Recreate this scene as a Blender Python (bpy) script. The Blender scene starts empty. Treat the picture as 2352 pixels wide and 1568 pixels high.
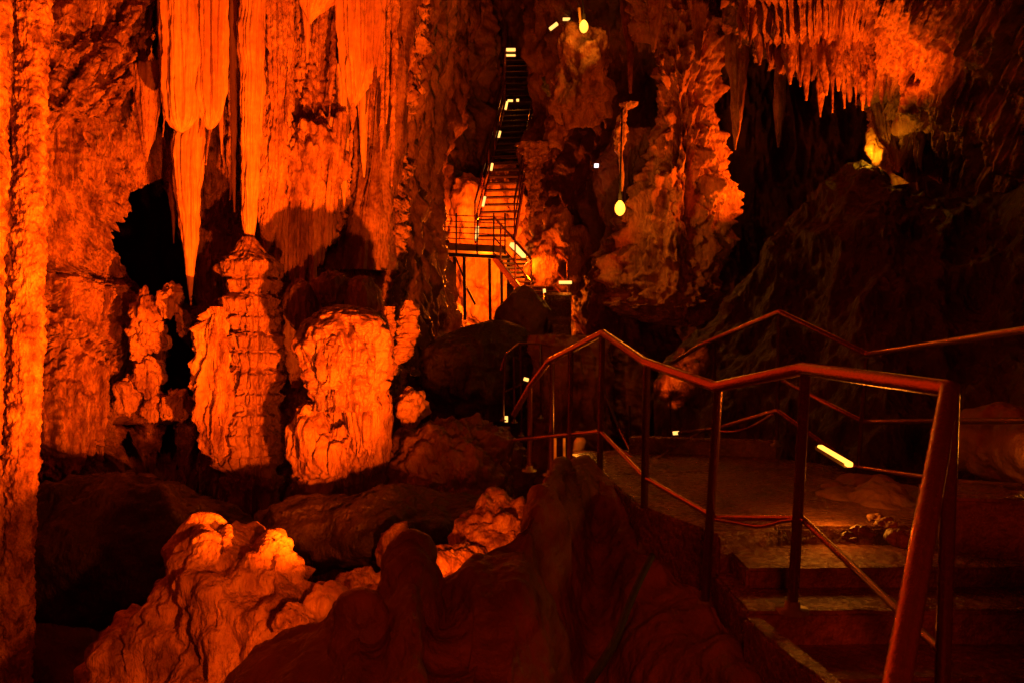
import bpy, math, random
import numpy as np

# ------------------------------------------------------------------ camera, world, exposure
sc = bpy.context.scene
C = sc.collection
EYE = 1.6
F = 1776.0            # focal length in the 2352-px frame the points below were read in
def P(u, v, Y):
    return ((u - 1176.0) / F * Y, Y, EYE + (784.0 - v) / F * Y)

cam_d = bpy.data.cameras.new('camera')
cam = bpy.data.objects.new('camera', cam_d)
C.objects.link(cam)
cam.location = (0, 0, EYE)
cam.rotation_euler = (math.radians(90), 0, 0)
cam_d.sensor_width = 36.0
cam_d.lens = 36.0 * F / 2352.0
cam_d.clip_start = 0.05
cam_d.clip_end = 300
sc.camera = cam

world = bpy.data.worlds.new('World')
sc.world = world
world.use_nodes = True
bg = world.node_tree.nodes['Background']
bg.inputs['Color'].default_value = (1.0, 0.03, 0.002, 1)
bg.inputs['Strength'].default_value = 0.04
sc.view_settings.view_transform = 'Standard'
sc.view_settings.look = 'None'
sc.view_settings.exposure = 0.0
sc.view_settings.gamma = 1.0
sc.cycles.use_denoising = True
sc.cycles.max_bounces = 5
sc.cycles.diffuse_bounces = 3
sc.cycles.sample_clamp_indirect = 4.0

ORANGE = (1.0, 0.118, 0.002)
DEEP = (1.0, 0.10, 0.002)
AMBER = (1.0, 0.27, 0.015)
def point(name, loc, power, col=ORANGE, r=0.06):
    d = bpy.data.lights.new(name, 'POINT'); d.energy = power; d.color = col; d.shadow_soft_size = r
    o = bpy.data.objects.new(name, d); C.objects.link(o); o.location = loc
    return o
def spot(name, loc, target, power, ang, blend=1.0, col=ORANGE, r=0.05):
    from mathutils import Vector
    d = bpy.data.lights.new(name, 'SPOT'); d.energy = power; d.color = col; d.shadow_soft_size = r
    d.spot_size = math.radians(ang); d.spot_blend = blend
    o = bpy.data.objects.new(name, d); C.objects.link(o); o.location = loc
    o.rotation_euler = (Vector(target) - Vector(loc)).to_track_quat('-Z', 'Y').to_euler()
    return o

L0 = P(765, 1475, 3.45)
L1 = (-0.42, 4.7, EYE - 1.5)
spot('wall_floodlight', L1, P(190, -20, 10.5), 6500, 93, 0.9, ORANGE, 0.04)
spot('wall_floodlight', L0, P(250, 60, 10.5), 1300, 78, 0.85, ORANGE, 0.04)  # added frontal fill, weakens the shadow thrown by the stone head
spot('mound_lamp_light', L0, P(250, 1330, 5.6), 210, 82, 0.8, ORANGE, 0.05)
spot('drapery_floodlight', P(1975, 400, 8.0), P(1910, -40, 7.8), 250, 112, 0.7, ORANGE, 0.04)
point('foreground_fill_light', (0.2, -1.6, EYE + 0.5), 300, (1.0, 0.06, 0.004), 0.3)  # added unseen fill behind the camera, lifts the dark foreground
spot('column_floodlight', P(1880, 420, 10.4), P(1560, 330, 11.4), 420, 95, 0.9, ORANGE, 0.04)
spot('column_fill_spot', P(1553, 975, 7.6), P(1520, 440, 11.3), 330, 44, 1.0, DEEP, 0.04)  # added fill for the lower column, set at the small walkway lamp
spot('pit_lamp_light', P(1075, 1345, 4.55), P(1110, 1250, 6.3), 120, 95, 0.8, ORANGE, 0.04)
point('hollow_lamp_light', P(1115, 665, 18.6), 700, ORANGE, 0.08)
point('hollow_lamp_light', P(1090, 500, 19.3), 200, ORANGE, 0.08)
point('shaft_lamp_light', P(1222, 610, 15.9), 60, ORANGE, 0.06)

# ------------------------------------------------------------------ noise
_rs = np.random.RandomState(7)
_perm = np.concatenate([_rs.permutation(256)] * 2)
_g = _rs.normal(size=(256, 3)); _g /= np.linalg.norm(_g, axis=1)[:, None]
def perlin(x, y, z):
    xi = np.floor(x).astype(np.int64); yi = np.floor(y).astype(np.int64); zi = np.floor(z).astype(np.int64)
    xf, yf, zf = x - xi, y - yi, z - zi
    fu, fv, fw = [t * t * t * (t * (t * 6 - 15) + 10) for t in (xf, yf, zf)]
    out = 0.0
    for a in (0, 1):
        wa = fu if a else 1 - fu
        for b in (0, 1):
            wb = fv if b else 1 - fv
            for c in (0, 1):
                wc = fw if c else 1 - fw
                h = _perm[(_perm[(_perm[(xi + a) & 255] + yi + b) & 255] + zi + c) & 255]
                g = _g[h]
                out = out + wa * wb * wc * (g[..., 0] * (xf - a) + g[..., 1] * (yf - b) + g[..., 2] * (zf - c))
    return out * 1.4
def fbm(V, f, octv=4, zs=1.0, off=0.0):
    s = 0.0; a = 1.0
    for k in range(octv):
        s = s + a * perlin(V[..., 0] * f + off, V[..., 1] * f + 3.1 * off, V[..., 2] * f * zs + 7.7 * off)
        f *= 2.03; a *= 0.52
    return s
def ridged(V, f, octv=3, zs=0.1, off=0.0):
    s = 0.0; a = 1.0
    for k in range(octv):
        n = perlin(V[..., 0] * f + off, V[..., 1] * f + off, V[..., 2] * f * zs + off)
        s = s + a * (1 - 2.6 * np.abs(n))
        f *= 2.1; a *= 0.5
    return s

# ------------------------------------------------------------------ meshes from grids
def link_mesh(name, V, faces, mat, parent=None, smooth=True):
    me = bpy.data.meshes.new(name)
    me.vertices.add(len(V)); me.vertices.foreach_set('co', np.asarray(V, dtype=np.float32).ravel())
    n = len(faces)
    me.loops.add(n * 4); me.loops.foreach_set('vertex_index', np.asarray(faces, dtype=np.int32).ravel())
    me.polygons.add(n)
    me.polygons.foreach_set('loop_start', np.arange(0, n * 4, 4, dtype=np.int32))
    me.polygons.foreach_set('loop_total', np.full(n, 4, dtype=np.int32))
    me.update(calc_edges=True); me.validate()
    me.polygons.foreach_set('use_smooth', np.full(len(me.polygons), smooth))
    me.materials.append(mat)
    o = bpy.data.objects.new(name, me); C.objects.link(o)
    if parent: o.parent = parent
    return o
def grid_faces(n, m, wrap=False):
    i = np.arange(n - 1)[:, None]; mm = m if wrap else m - 1
    j = np.arange(mm)[None, :]; j2 = (j + 1) % m
    return np.stack(np.broadcast_arrays(i * m + j, i * m + j2, (i + 1) * m + j2, (i + 1) * m + j), -1).reshape(-1, 4)
def normals(V, wrap=False):
    du = np.gradient(V, axis=0)
    dv = (np.roll(V, -1, 1) - np.roll(V, 1, 1)) if wrap else np.gradient(V, axis=1)
    N = np.cross(du, dv); N /= np.linalg.norm(N, axis=-1, keepdims=True) + 1e-9
    return N
def cr(A, n):                                   # Catmull-Rom along axis 0
    A = np.asarray(A, float); k = len(A)
    if k == 2:
        t = np.linspace(0, 1, n).reshape((-1,) + (1,) * (A.ndim - 1))
        return A[0] * (1 - t) + A[1] * t
    t = np.linspace(0, k - 1 - 1e-6, n); i = t.astype(int); f = (t - i).reshape((-1,) + (1,) * (A.ndim - 1))
    B = np.concatenate([(2 * A[0] - A[1])[None], A, (2 * A[-1] - A[-2])[None]])
    p0, p1, p2, p3 = B[i], B[i + 1], B[i + 2], B[i + 3]
    return 0.5 * (2 * p1 + (p2 - p0) * f + (2 * p0 - 5 * p1 + 4 * p2 - p3) * f ** 2 + (3 * p1 - p0 - 3 * p2 + p3) * f ** 3)
def relief(V, N, lump=0.1, lf=1.0, flute=0.0, ff=3.0, zs=0.1, rough=0.02, rf=8.0, ledge=0.0, lk=6.0, off=0.0, drip=0.0):
    d = lump * fbm(V, lf, 3, 0.7, off)
    if flute: d = d + flute * (ridged(V, ff, 3, zs, off + 5) - 0.5)
    if rough: d = d + rough * fbm(V, rf, 4, 0.8, off + 11)
    if ledge:
        w = V[..., 2] * lk + 1.9 * fbm(V, 1.9, 3, 0.5, off + 3); s = w - np.floor(w)
        d = d + ledge * (s ** 2 * (1 - np.clip((s - 0.88) / 0.12, 0, 1)) - 0.3)
    if drip:                                    # small hanging fringes
        n = perlin(V[..., 0] * ff * 4, V[..., 1] * ff * 4, V[..., 2] * 0.9 + off)
        m = np.clip(fbm(V, 1.7, 2, 1.6, off + 2) * 2.2, 0, 1)
        d = d + drip * m * np.clip(n * 2.5, -0.4, 1)
    return V + N * d[..., None]

def sheet(name, net, nu, nv, mat, flip=False, feats=(), parent=None, pflute=0, pf=60, **kw):
    """net: rows of (u, v, Y) points; each row the same length."""
    A = np.array([[P(*p) for p in r] for r in net])
    V = cr(A, nu); V = np.swapaxes(cr(np.swapaxes(V, 0, 1), nv), 0, 1)
    N = normals(V); V0 = V
    # turn the normals toward the cave (the camera side)
    c = V.reshape(-1, 3).mean(0); 
    if np.sum(N * (np.array([0, 0, EYE]) - V)) < 0: N = -N
    if flip: N = -N
    if pflute:
        ii, jj = np.meshgrid(np.linspace(0, 1, nu), np.linspace(0, 1, nv), indexing='ij')
        q = np.stack([jj * pf + 0.25 * fbm(V0, .8, 2), ii * pf * .05, ii * 0], -1)
        V = V + N * (pflute * (ridged(q, 1.0, 4, 1.0, kw.get('off', 0)) - .5))[..., None]
    hole_m = np.zeros((nu, nv), bool)
    for ft in feats:
        t = inside(V0, ft[0], ft[1])
        if len(ft) > 3: hole_m |= t > 0.97
        V = V + N * (ft[2] * t)[..., None]
    V = relief(V, N, **kw)
    fc = grid_faces(nu, nv)
    fc = fc[~hole_m.reshape(-1)[fc].any(1)]
    return link_mesh(name, V.reshape(-1, 3), fc, mat, parent)
def inside(V, poly, soft):
    u = 1176 + V[..., 0] / V[..., 1] * F; v = 784 - (V[..., 2] - EYE) / V[..., 1] * F
    u = u + 20 * fbm(V, 2.6, 4, 1, 4.0); v = v + 20 * fbm(V, 2.6, 4, 1, 9.0)
    ins = np.zeros(u.shape, bool); dist = np.full(u.shape, 1e9); n = len(poly)
    for i in range(n):
        x1, y1 = poly[i]; x2, y2 = poly[(i + 1) % n]
        if y1 != y2:
            ins ^= ((y1 > v) != (y2 > v)) & (u < (x2 - x1) * (v - y1) / (y2 - y1) + x1)
        L = (x2 - x1) ** 2 + (y2 - y1) ** 2
        t = np.clip(((u - x1) * (x2 - x1) + (v - y1) * (y2 - y1)) / L, 0, 1)
        dist = np.minimum(dist, np.hypot(u - x1 - t * (x2 - x1), v - y1 - t * (y2 - y1)))
    s = np.where(ins, dist, -dist)
    t = np.clip(s / soft, 0, 1)
    return t * t * (3 - 2 * t)

def column(name, prof, Y, mat, n=None, m=72, dr=0.8, parent=None, lean=0.0, amp=1.0, ribs=0.0, **kw):
    """prof: (v, uL, uR) from top to bottom at depth Y -> closed lofted body."""
    pr = np.array(prof, float)
    h = abs(pr[-1, 0] - pr[0, 0]) / F * Y
    if n is None: n = int(np.clip(h / (0.012 * Y / 4), 24, 320))
    dl = np.concatenate([[0], np.cumsum(np.abs(np.diff(pr[:, 0])) + 0.4 * np.abs(np.diff(pr[:, 2] - pr[:, 1])) + 1)])
    t = np.linspace(0, dl[-1], n)
    v = np.interp(t, dl, pr[:, 0]); l = np.interp(t, dl, pr[:, 1]); r = np.interp(t, dl, pr[:, 2])
    k = np.ones(5) / 5
    def sm(a):
        b = np.concatenate([[a[0]] * 2, a, [a[-1]] * 2]); return np.convolve(b, k, 'valid')
    l, r = sm(l), sm(r)
    cx = ((l + r) / 2 - 1176) / F * Y; cz = EYE + (784 - v) / F * Y; R = (r - l) / 2 / F * Y
    th = np.linspace(0, 2 * math.pi, m, endpoint=False)
    yy = Y + lean * (np.linspace(0, 1, n) - 0.5)
    V = np.stack([cx[:, None] + R[:, None] * np.cos(th), yy[:, None] + dr * R[:, None] * np.sin(th),
                  np.broadcast_to(cz[:, None], (n, m))], -1)
    N = np.stack([np.broadcast_to(np.cos(th), (n, m)), np.broadcast_to(np.sin(th), (n, m)), np.zeros((n, m))], -1)
    D = relief(V, N, **kw) - V
    if ribs:                                    # vertical drip ribs that follow the body's outline
        q = np.stack([N[..., 0] * 3.1, N[..., 1] * 3.1, V[..., 2] * .35], -1) + kw.get('off', 0) % 13
        g = 1 - 2.4 * np.abs(perlin(q[..., 0], q[..., 1], q[..., 2])); g2 = 1 - 2.4 * np.abs(perlin(q[..., 0] * 2.3, q[..., 1] * 2.3, q[..., 2]))
        D = D + N * ((g + .5 * g2 - .7) * ribs * R[:, None])[..., None]
    Rm = max(R.max(), 1e-4)
    taper = np.clip(R / Rm * 1.6, 0.05, 1)[:, None, None] * amp
    V = V + D * taper
    # close the ends
    top = np.broadcast_to(V[0].mean(0), (1, m, 3)); bot = np.broadcast_to(V[-1].mean(0), (1, m, 3))
    V = np.concatenate([top, V, bot])
    return link_mesh(name, V.reshape(-1, 3), grid_faces(n + 2, m, True), mat, parent)

def blob(name, u, v, Y, ru, rv, ry, mat, n=80, m=120, sq=1.0, parent=None, **kw):
    """a boulder / lump: displaced ellipsoid, radii ru, rv in px at depth Y, ry in metres"""
    c = np.array(P(u, v, Y)); k = Y / F
    ph = np.linspace(0.02, math.pi - 0.02, n); th = np.linspace(0, 2 * math.pi, m, endpoint=False)
    s = np.sin(ph)[:, None] ** sq
    N = np.stack([s * np.cos(th), s * np.sin(th), np.broadcast_to(np.cos(ph)[:, None], (n, m))], -1)
    V = c + N * np.array([ru * k, ry, rv * k])
    V = relief(V, N, **kw)
    top = np.broadcast_to(V[0].mean(0), (1, m, 3)); bot = np.broadcast_to(V[-1].mean(0), (1, m, 3))
    V = np.concatenate([top, V, bot])
    return link_mesh(name, V.reshape(-1, 3), grid_faces(n + 2, m, True), mat, parent)

# ------------------------------------------------------------------ tagging
def tag(o, label=None, cat=None, group=None, kind=None):
    if label: o['label'] = label
    if cat: o['category'] = cat
    if group: o['group'] = group
    if kind: o['kind'] = kind
    return o
def thing(name, loc, label, cat, group=None):
    o = bpy.data.objects.new(name, None); C.objects.link(o); o.location = loc
    o.empty_display_size = 0.1
    return tag(o, label, cat, group)
def under(child, root):
    child.parent = root
    child.location = child.location - root.location if child.type != 'EMPTY' else child.location
    return child

# ------------------------------------------------------------------ materials
def rock(name, c1, c2, c3, scale=2.0, rough=0.5, bump=0.5, bs=28.0, zst=0.35, spec=0.5):
    m = bpy.data.materials.new(name); m.use_nodes = True
    nt = m.node_tree; N = nt.nodes; L = nt.links
    bsdf = N['Principled BSDF']
    geo = N.new('ShaderNodeNewGeometry')
    mp = N.new('ShaderNodeMapping'); mp.inputs['Scale'].default_value = (1, 1, zst)
    L.new(geo.outputs['Position'], mp.inputs['Vector'])
    n1 = N.new('ShaderNodeTexNoise'); n1.inputs['Scale'].default_value = scale; n1.inputs['Detail'].default_value = 8
    n1.inputs['Roughness'].default_value = 0.62
    L.new(mp.outputs[0], n1.inputs['Vector'])
    cr_ = N.new('ShaderNodeValToRGB'); e = cr_.color_ramp.elements
    e[0].position = 0.36; e[0].color = (*c1, 1); e[1].position = 0.66; e[1].color = (*c3, 1)
    k = e.new(0.5); k.color = (*c2, 1)
    L.new(n1.outputs['Fac'], cr_.inputs['Fac'])
    n2 = N.new('ShaderNodeTexNoise'); n2.inputs['Scale'].default_value = scale * 9; n2.inputs['Detail'].default_value = 6
    L.new(mp.outputs[0], n2.inputs['Vector'])
    mr = N.new('ShaderNodeMapRange'); mr.inputs[1].default_value = 0.3; mr.inputs[2].default_value = 0.7
    mr.inputs[3].default_value = 0.72; mr.inputs[4].default_value = 1.15
    L.new(n2.outputs['Fac'], mr.inputs[0])
    mix = N.new('ShaderNodeVectorMath'); mix.operation = 'SCALE'
    L.new(cr_.outputs['Color'], mix.inputs[0]); L.new(mr.outputs[0], mix.inputs['Scale'])
    L.new(mix.outputs[0], bsdf.inputs['Base Color'])
    mr2 = N.new('ShaderNodeMapRange'); mr2.inputs[1].default_value = 0.3; mr2.inputs[2].default_value = 0.7
    mr2.inputs[3].default_value = rough - 0.14; mr2.inputs[4].default_value = rough + 0.2
    L.new(n2.outputs['Fac'], mr2.inputs[0]); L.new(mr2.outputs[0], bsdf.inputs['Roughness'])
    bsdf.inputs['Specular IOR Level'].default_value = spec
    n3 = N.new('ShaderNodeTexNoise'); n3.inputs['Scale'].default_value = bs; n3.inputs['Detail'].default_value = 5
    n3.inputs['Roughness'].default_value = 0.6
    L.new(mp.outputs[0], n3.inputs['Vector'])
    n4 = N.new('ShaderNodeTexVoronoi'); n4.inputs['Scale'].default_value = bs * 0.55
    L.new(geo.outputs['Position'], n4.inputs['Vector'])
    b1 = N.new('ShaderNodeBump'); b1.inputs['Strength'].default_value = bump; b1.inputs['Distance'].default_value = 1.2 / bs
    L.new(n3.outputs['Fac'], b1.inputs['Height'])
    b2 = N.new('ShaderNodeBump'); b2.inputs['Strength'].default_value = bump * 0.35; b2.inputs['Distance'].default_value = 0.8 / bs
    L.new(n4.outputs['Distance'], b2.inputs['Height']); L.new(b1.outputs[0], b2.inputs['Normal'])
    L.new(b2.outputs[0], bsdf.inputs['Normal'])
    return m
def plain(name, col, rough=0.4, metal=0.0, emit=None, es=0.0, nb=0.15, ns=40):
    m = bpy.data.materials.new(name); m.use_nodes = True
    nt = m.node_tree; N = nt.nodes; L = nt.links; b = N['Principled BSDF']
    n = N.new('ShaderNodeTexNoise'); n.inputs['Scale'].default_value = ns; n.inputs['Detail'].default_value = 5
    geo = N.new('ShaderNodeNewGeometry'); L.new(geo.outputs['Position'], n.inputs['Vector'])
    mx = N.new('ShaderNodeMix'); mx.data_type = 'RGBA'
    mx.inputs['A'].default_value = (*[c * 0.65 for c in col], 1); mx.inputs['B'].default_value = (*[min(1, c * 1.25) for c in col], 1)
    L.new(n.outputs['Fac'], mx.inputs['Factor']); L.new(mx.outputs['Result'], b.inputs['Base Color'])
    b.inputs['Roughness'].default_value = rough; b.inputs['Metallic'].default_value = metal
    bp = N.new('ShaderNodeBump'); bp.inputs['Strength'].default_value = nb; bp.inputs['Distance'].default_value = 0.01
    L.new(n.outputs['Fac'], bp.inputs['Height']); L.new(bp.outputs[0], b.inputs['Normal'])
    if emit:
        b.inputs['Emission Color'].default_value = (*emit, 1); b.inputs['Emission Strength'].default_value = es
    return m
M_flow = rock('flowstone', (0.17, 0.055, 0.018), (0.46, 0.21, 0.08), (0.68, 0.37, 0.16), 3.4, 0.44, 1.0, 26)
M_shade_rock = rock('shade_dark_rock', (0.018, 0.006, 0.003), (0.038, 0.013, 0.005), (0.07, 0.026, 0.01), 1.3, 0.5, 0.8, 16, 0.5)  # shade of the hump, chamber and ledges put into the rock colour
M_mid = rock('shade_brown_flowstone', (0.09, 0.03, 0.011), (0.21, 0.085, 0.032), (0.35, 0.17, 0.07), 2.6, 0.42, 0.9, 30)  # flowstone darkened for formations that get less light than the wall
M_pale = rock('pale_calcite', (0.42, 0.18, 0.065), (0.60, 0.31, 0.13), (0.72, 0.43, 0.20), 3.0, 0.42, 0.5, 26, 0.12)
M_grain = rock('grainy_limestone', (0.12, 0.036, 0.013), (0.36, 0.155, 0.055), (0.60, 0.34, 0.145), 9.0, 0.45, 0.9, 40, 0.6)
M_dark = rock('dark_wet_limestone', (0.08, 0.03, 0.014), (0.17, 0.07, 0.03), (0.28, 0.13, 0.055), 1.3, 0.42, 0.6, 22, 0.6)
M_clay = rock('clay_coated_rock', (0.12, 0.045, 0.02), (0.22, 0.09, 0.036), (0.32, 0.145, 0.06), 0.9, 0.6, 0.4, 18, 0.8)
M_conc = rock('wet_concrete', (0.08, 0.026, 0.009), (0.16, 0.056, 0.02), (0.24, 0.095, 0.035), 3.0, 0.22, 0.8, 34, 1.0)
M_rail = plain('painted_steel', (0.46, 0.18, 0.08), 0.25, 0.9, nb=0.3, ns=60)
M_steel = plain('galvanised_steel', (0.22, 0.19, 0.15), 0.45, 0.5)
M_black = plain('black_rubber', (0.008, 0.006, 0.005), 0.8)
M_tread = plain('steel_tread', (0.09, 0.06, 0.03), 0.5, 0.2)
M_led = plain('led_diffuser', (0.8, 0.7, 0.5), 0.4, 0, (1.0, 0.50, 0.11), 1.9)
M_tube = plain('tube_diffuser', (0.8, 0.7, 0.5), 0.4, 0, (1.0, 0.40, 0.05), 2.7)
M_bulb = plain('glowing_bulb', (0.8, 0.6, 0.3), 0.4, 0, (1.0, 0.40, 0.035), 2.6)
M_white = plain('white_indicator', (0.8, 0.8, 0.8), 0.4, 0, (1.0, 0.75, 0.8), 2.5)
M_pipe = plain('cream_pvc', (0.55, 0.36, 0.16), 0.4)
M_green_lit = rock('green_lit_rock', (0.10, 0.13, 0.06), (0.24, 0.30, 0.16), (0.34, 0.38, 0.2), 3.0, 0.6, 0.5, 20)  # green light on one small rock, put into its colour

# ------------------------------------------------------------------ the setting
def struct(o): o['kind'] = 'structure'; return o

hole = [(232, 520), (262, 470), (330, 430), (385, 395), (418, 520), (432, 640), (470, 705), (350, 690), (292, 630), (240, 565)]
hole2 = [(372, 810), (420, 760), (470, 800), (455, 880), (380, 880)]
ragged = [(330, 680), (455, 690), (480, 1060), (200, 1080), (215, 980), (290, 790)]
shadow_pits = [[(290, 950), (318, 938), (338, 975), (330, 1040), (338, 1085), (296, 1085), (300, 1000)], [(366, 972), (392, 952), (412, 985), (400, 1030), (415, 1085), (362, 1085), (372, 1020)], [(440, 945), (470, 930), (480, 1000), (470, 1085), (440, 1085), (446, 1000)], [(375, 700), (420, 720), (452, 790), (440, 850), (458, 900), (392, 915), (372, 860), (385, 780)], [(225, 985), (262, 880), (285, 830), (280, 940), (268, 1090), (190, 1090)]]  # shadows and dark gaps on the wall shaped as cut-out holes
hole3 = [(348, 0), (368, 0), (372, 150), (390, 300), (372, 330), (352, 180)]
curtain = [(60, 560), (150, 585), (240, 630), (330, 665), (325, 740), (285, 800), (245, 900), (205, 1010), (170, 1080), (60, 1100)]
brow = [(60, -200), (360, -200), (340, 160), (300, 250), (200, 290), (60, 300)]
brow2 = [(240, 380), (275, 350), (300, 420), (250, 520), (190, 480), (205, 430)]
bulge = [(655, 250), (790, 280), (800, 420), (770, 500), (640, 500), (650, 350)]
LW = []
for v in (-900, -450, -150, 150, 430, 620, 800, 1000, 1250, 1700):
    lean = {-900: -2.2, -450: -1.0, -150: -.3, 150: 0, 430: 0.2, 620: .6, 800: .5, 1000: 0.2, 1250: 0.6, 1700: 1.4}[v]
    row = []
    for (u, Y) in ((-1500, 4.5), (-700, 7.2), (-200, 9.2), (100, 10.0), (330, 11.0), (560, 11.4), (760, 11.2), (880, 11.4), (905, 12.0)):
        uu = u
        if u >= 880:
            uu = u + np.interp(v, [-900, 0, 450, 700, 900, 1100], [130, 60, -25, 10, 10, 60])
        row.append((uu, v, Y + lean))
    LW.append(row)
struct(sheet('cave_wall_left', LW, 900, 1150, M_flow,
      feats=[(hole, 14, -1.2, 1), (hole2, 10, -1.0, 1), (ragged, 40, -0.7), (hole3, 7, -1.0, 1)] + [(p, 8, -0.9, 1) for p in shadow_pits] + [(curtain, 60, 0.75), (brow, 50, 0.55), (brow2, 40, 0.35), (bulge, 50, 0.5)],
      pflute=.09, pf=130, lump=0.28, lf=0.9, flute=0.14, ff=4.2, zs=0.06, rough=0.115, rf=7.5, drip=0.16, off=1.3))
CH = [[(u, v, Y) for (u, Y) in ((-700, 17), (0, 20), (400, 21), (800, 21), (1000, 20.5))] for v in (-300, 200, 700, 1300)]
struct(sheet('cave_wall_chamber', CH, 90, 160, M_shade_rock, lump=.6, lf=.4, rough=.2, rf=2, off=31.))  # backs the wall openings, their darkness put into the rock colour
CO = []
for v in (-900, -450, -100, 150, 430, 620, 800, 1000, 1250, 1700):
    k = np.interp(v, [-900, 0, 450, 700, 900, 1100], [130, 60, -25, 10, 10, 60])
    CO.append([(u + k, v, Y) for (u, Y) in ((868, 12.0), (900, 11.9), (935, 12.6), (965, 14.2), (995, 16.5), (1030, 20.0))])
struct(sheet('cave_wall_corner', CO, 420, 300, M_dark, lump=.3, lf=.8, flute=.2, ff=2.4, zs=.06, rough=.06, rf=5, off=3.9))  # shadow where the wall turns, put in as a darker rock

# shaft in the middle, far back, and the back wall to the right
SH = []
for v in (-700, -200, 100, 300, 450, 600, 760, 950, 1200):
    row = []
    for (u, Y) in ((930, 17), (985, 20), (1040, 24.0), (1150, 27), (1260, 27), (1350, 24), (1430, 19)):
        Yv = Y - np.interp(v, [-700, 100, 600, 950, 1200], [6, 0, 2.5, 6, 9])
        row.append((u, v, max(Yv, 9)))
    SH.append(row)
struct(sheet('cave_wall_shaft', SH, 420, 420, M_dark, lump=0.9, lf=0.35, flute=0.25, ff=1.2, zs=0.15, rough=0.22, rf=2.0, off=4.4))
BW = []
for v in (-1500, -600, -100, 250, 500, 700, 900, 1100, 1500):
    row = []
    for (u, Y) in ((1230, 20), (1400, 16.5), (1640, 15.5), (1850, 15), (2100, 13.5), (2400, 11), (3000, 8), (4500, 4.5)):
        Yv = Y + np.interp(v, [-1500, -600, 250, 700, 1100, 1500], [-5, -2, 1.0, 0, -2, -4.5])
        row.append((u, v, Yv))
    BW.append(row)
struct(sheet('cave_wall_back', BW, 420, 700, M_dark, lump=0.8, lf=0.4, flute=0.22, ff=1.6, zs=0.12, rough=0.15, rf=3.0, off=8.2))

# floor: one broken sheet under everything
def floor_mesh():
    n, m = 300, 320
    x = np.linspace(-16, 18, m)[None, :].repeat(n, 0); y = np.linspace(-5, 32, n)[:, None].repeat(m, 1)
    z = -1.9 + 0 * x
    z = z - 1.5 * np.exp(-((x + 2.6) / 2.2) ** 2 - ((y - 7.2) / 3.2) ** 2)
    z = z + 0.10 * np.clip(y - 9, 0, 30) + 0.35 * np.clip(np.abs(x - 1) - 6, 0, 10)
    V = np.stack([x, y, z], -1)
    V[..., 2] += 0.35 * fbm(V, 0.5, 3) + 0.07 * fbm(V, 2.5, 4)
    return V
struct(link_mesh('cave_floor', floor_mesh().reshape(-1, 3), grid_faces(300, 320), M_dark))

# low dark ceiling at top right and the far roof
CE = [[(x, -1400, y) for x, y in ((-1200, 5.0), (200, 5.5), (1200, 7), (2300, 6), (4000, 3.5))],
      [(x, -700, y) for x, y in ((-1200, 8.0), (200, 9.0), (1200, 12), (2300, 10), (4000, 6))],
      [(x, -330, y) for x, y in ((-1200, 13.0), (200, 14.0), (1200, 22), (2300, 15), (4000, 10))],
      [(x, -150, y) for x, y in ((-1200, 18.0), (200, 22.0), (1200, 31), (2300, 22), (4000, 16))]]
struct(sheet('cave_ceiling', CE, 160, 300, M_dark, lump=0.6, lf=0.5, rough=0.2, rf=2.0, off=2.2))

# ------------------------------------------------------------------ near twin columns at the left frame edge
o = column('limestone_column', [(-350, 44, 118), (-100, 42, 112), (300, 38, 104), (600, 30, 101), (900, 17, 92), (1200, 2, 76), (1568, -16, 66), (1900, -30, 55)],
           6.6, M_grain, n=900, m=220, dr=0.9, lump=0.02, lf=3, rough=0.026, rf=18, flute=0.004, ff=14, zs=.12, off=.5)
tag(o, 'tall narrow grainy orange column, right one of the pair at the left edge', 'column', 'near columns at the left edge')
o = column('limestone_column', [(-350, -110, 24), (0, -110, 18), (600, -120, 5), (900, -120, -2), (1200, -130, -4), (1900, -150, -28)],
           6.2, M_grain, n=500, m=140, dr=0.8, lump=0.02, lf=4, rough=0.026, rf=18, off=2.5)
tag(o, 'grainy orange column cut by the left edge of the photo, behind a dark gap', 'column', 'near columns at the left edge')

# ------------------------------------------------------------------ stalactites on the left wall
def stal(label, prof, Y, mat=None, m=80, grp='stalactites on the left wall', cat='stalactite', nm='stalactite', **kw):
    k = dict(ribs=0.20, lump=0.03, lf=3, flute=0.03, ff=9, zs=0.05, rough=0.008, rf=18)
    k.update(kw)
    o = column(nm, prof, Y, mat or M_pale, m=m, off=random.random() * 50, **k)
    return tag(o, label, cat, grp)
random.seed(11)
stal('broad pale orange stalactite, left lobe of the large blunt pair at the top', [(-350, 372, 458), (0, 372, 457), (150, 376, 458), (220, 380, 454), (268, 387, 447), (290, 394, 438), (300, 402, 428), (305, 411, 417)], 9.0, m=170, dr=.6)
stal('broad pale orange stalactite, right lobe of the large blunt pair at the top', [(-350, 440, 524), (0, 446, 521), (150, 450, 516), (210, 454, 512), (262, 460, 504), (284, 467, 497), (294, 474, 490), (298, 479, 484)], 9.05, m=170, dr=.6)
stal('long tapering stalactite hanging out below the large blunt pair, with the lowest tip', [(150, 430, 480), (240, 428, 470), (330, 402, 462), (420, 406, 457), (500, 414, 455), (560, 422, 449), (640, 431, 444), (705, 437, 440)], 9.85, m=110)
stal('long straight stalactite right of the blunt pair ending in a sharp tip', [(-350, 556, 612), (0, 558, 608), (80, 548, 606), (160, 560, 602), (330, 558, 599), (450, 556, 590), (520, 561, 585), (560, 569, 580), (575, 573, 576)], 9.25, m=110)
stal('thin rod stalactite just left of the long straight one', [(-350, 526, 545), (60, 528, 544), (300, 531, 543), (440, 534, 541), (488, 537, 540)], 9.8, m=36, flute=.01, lump=.015)
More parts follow.
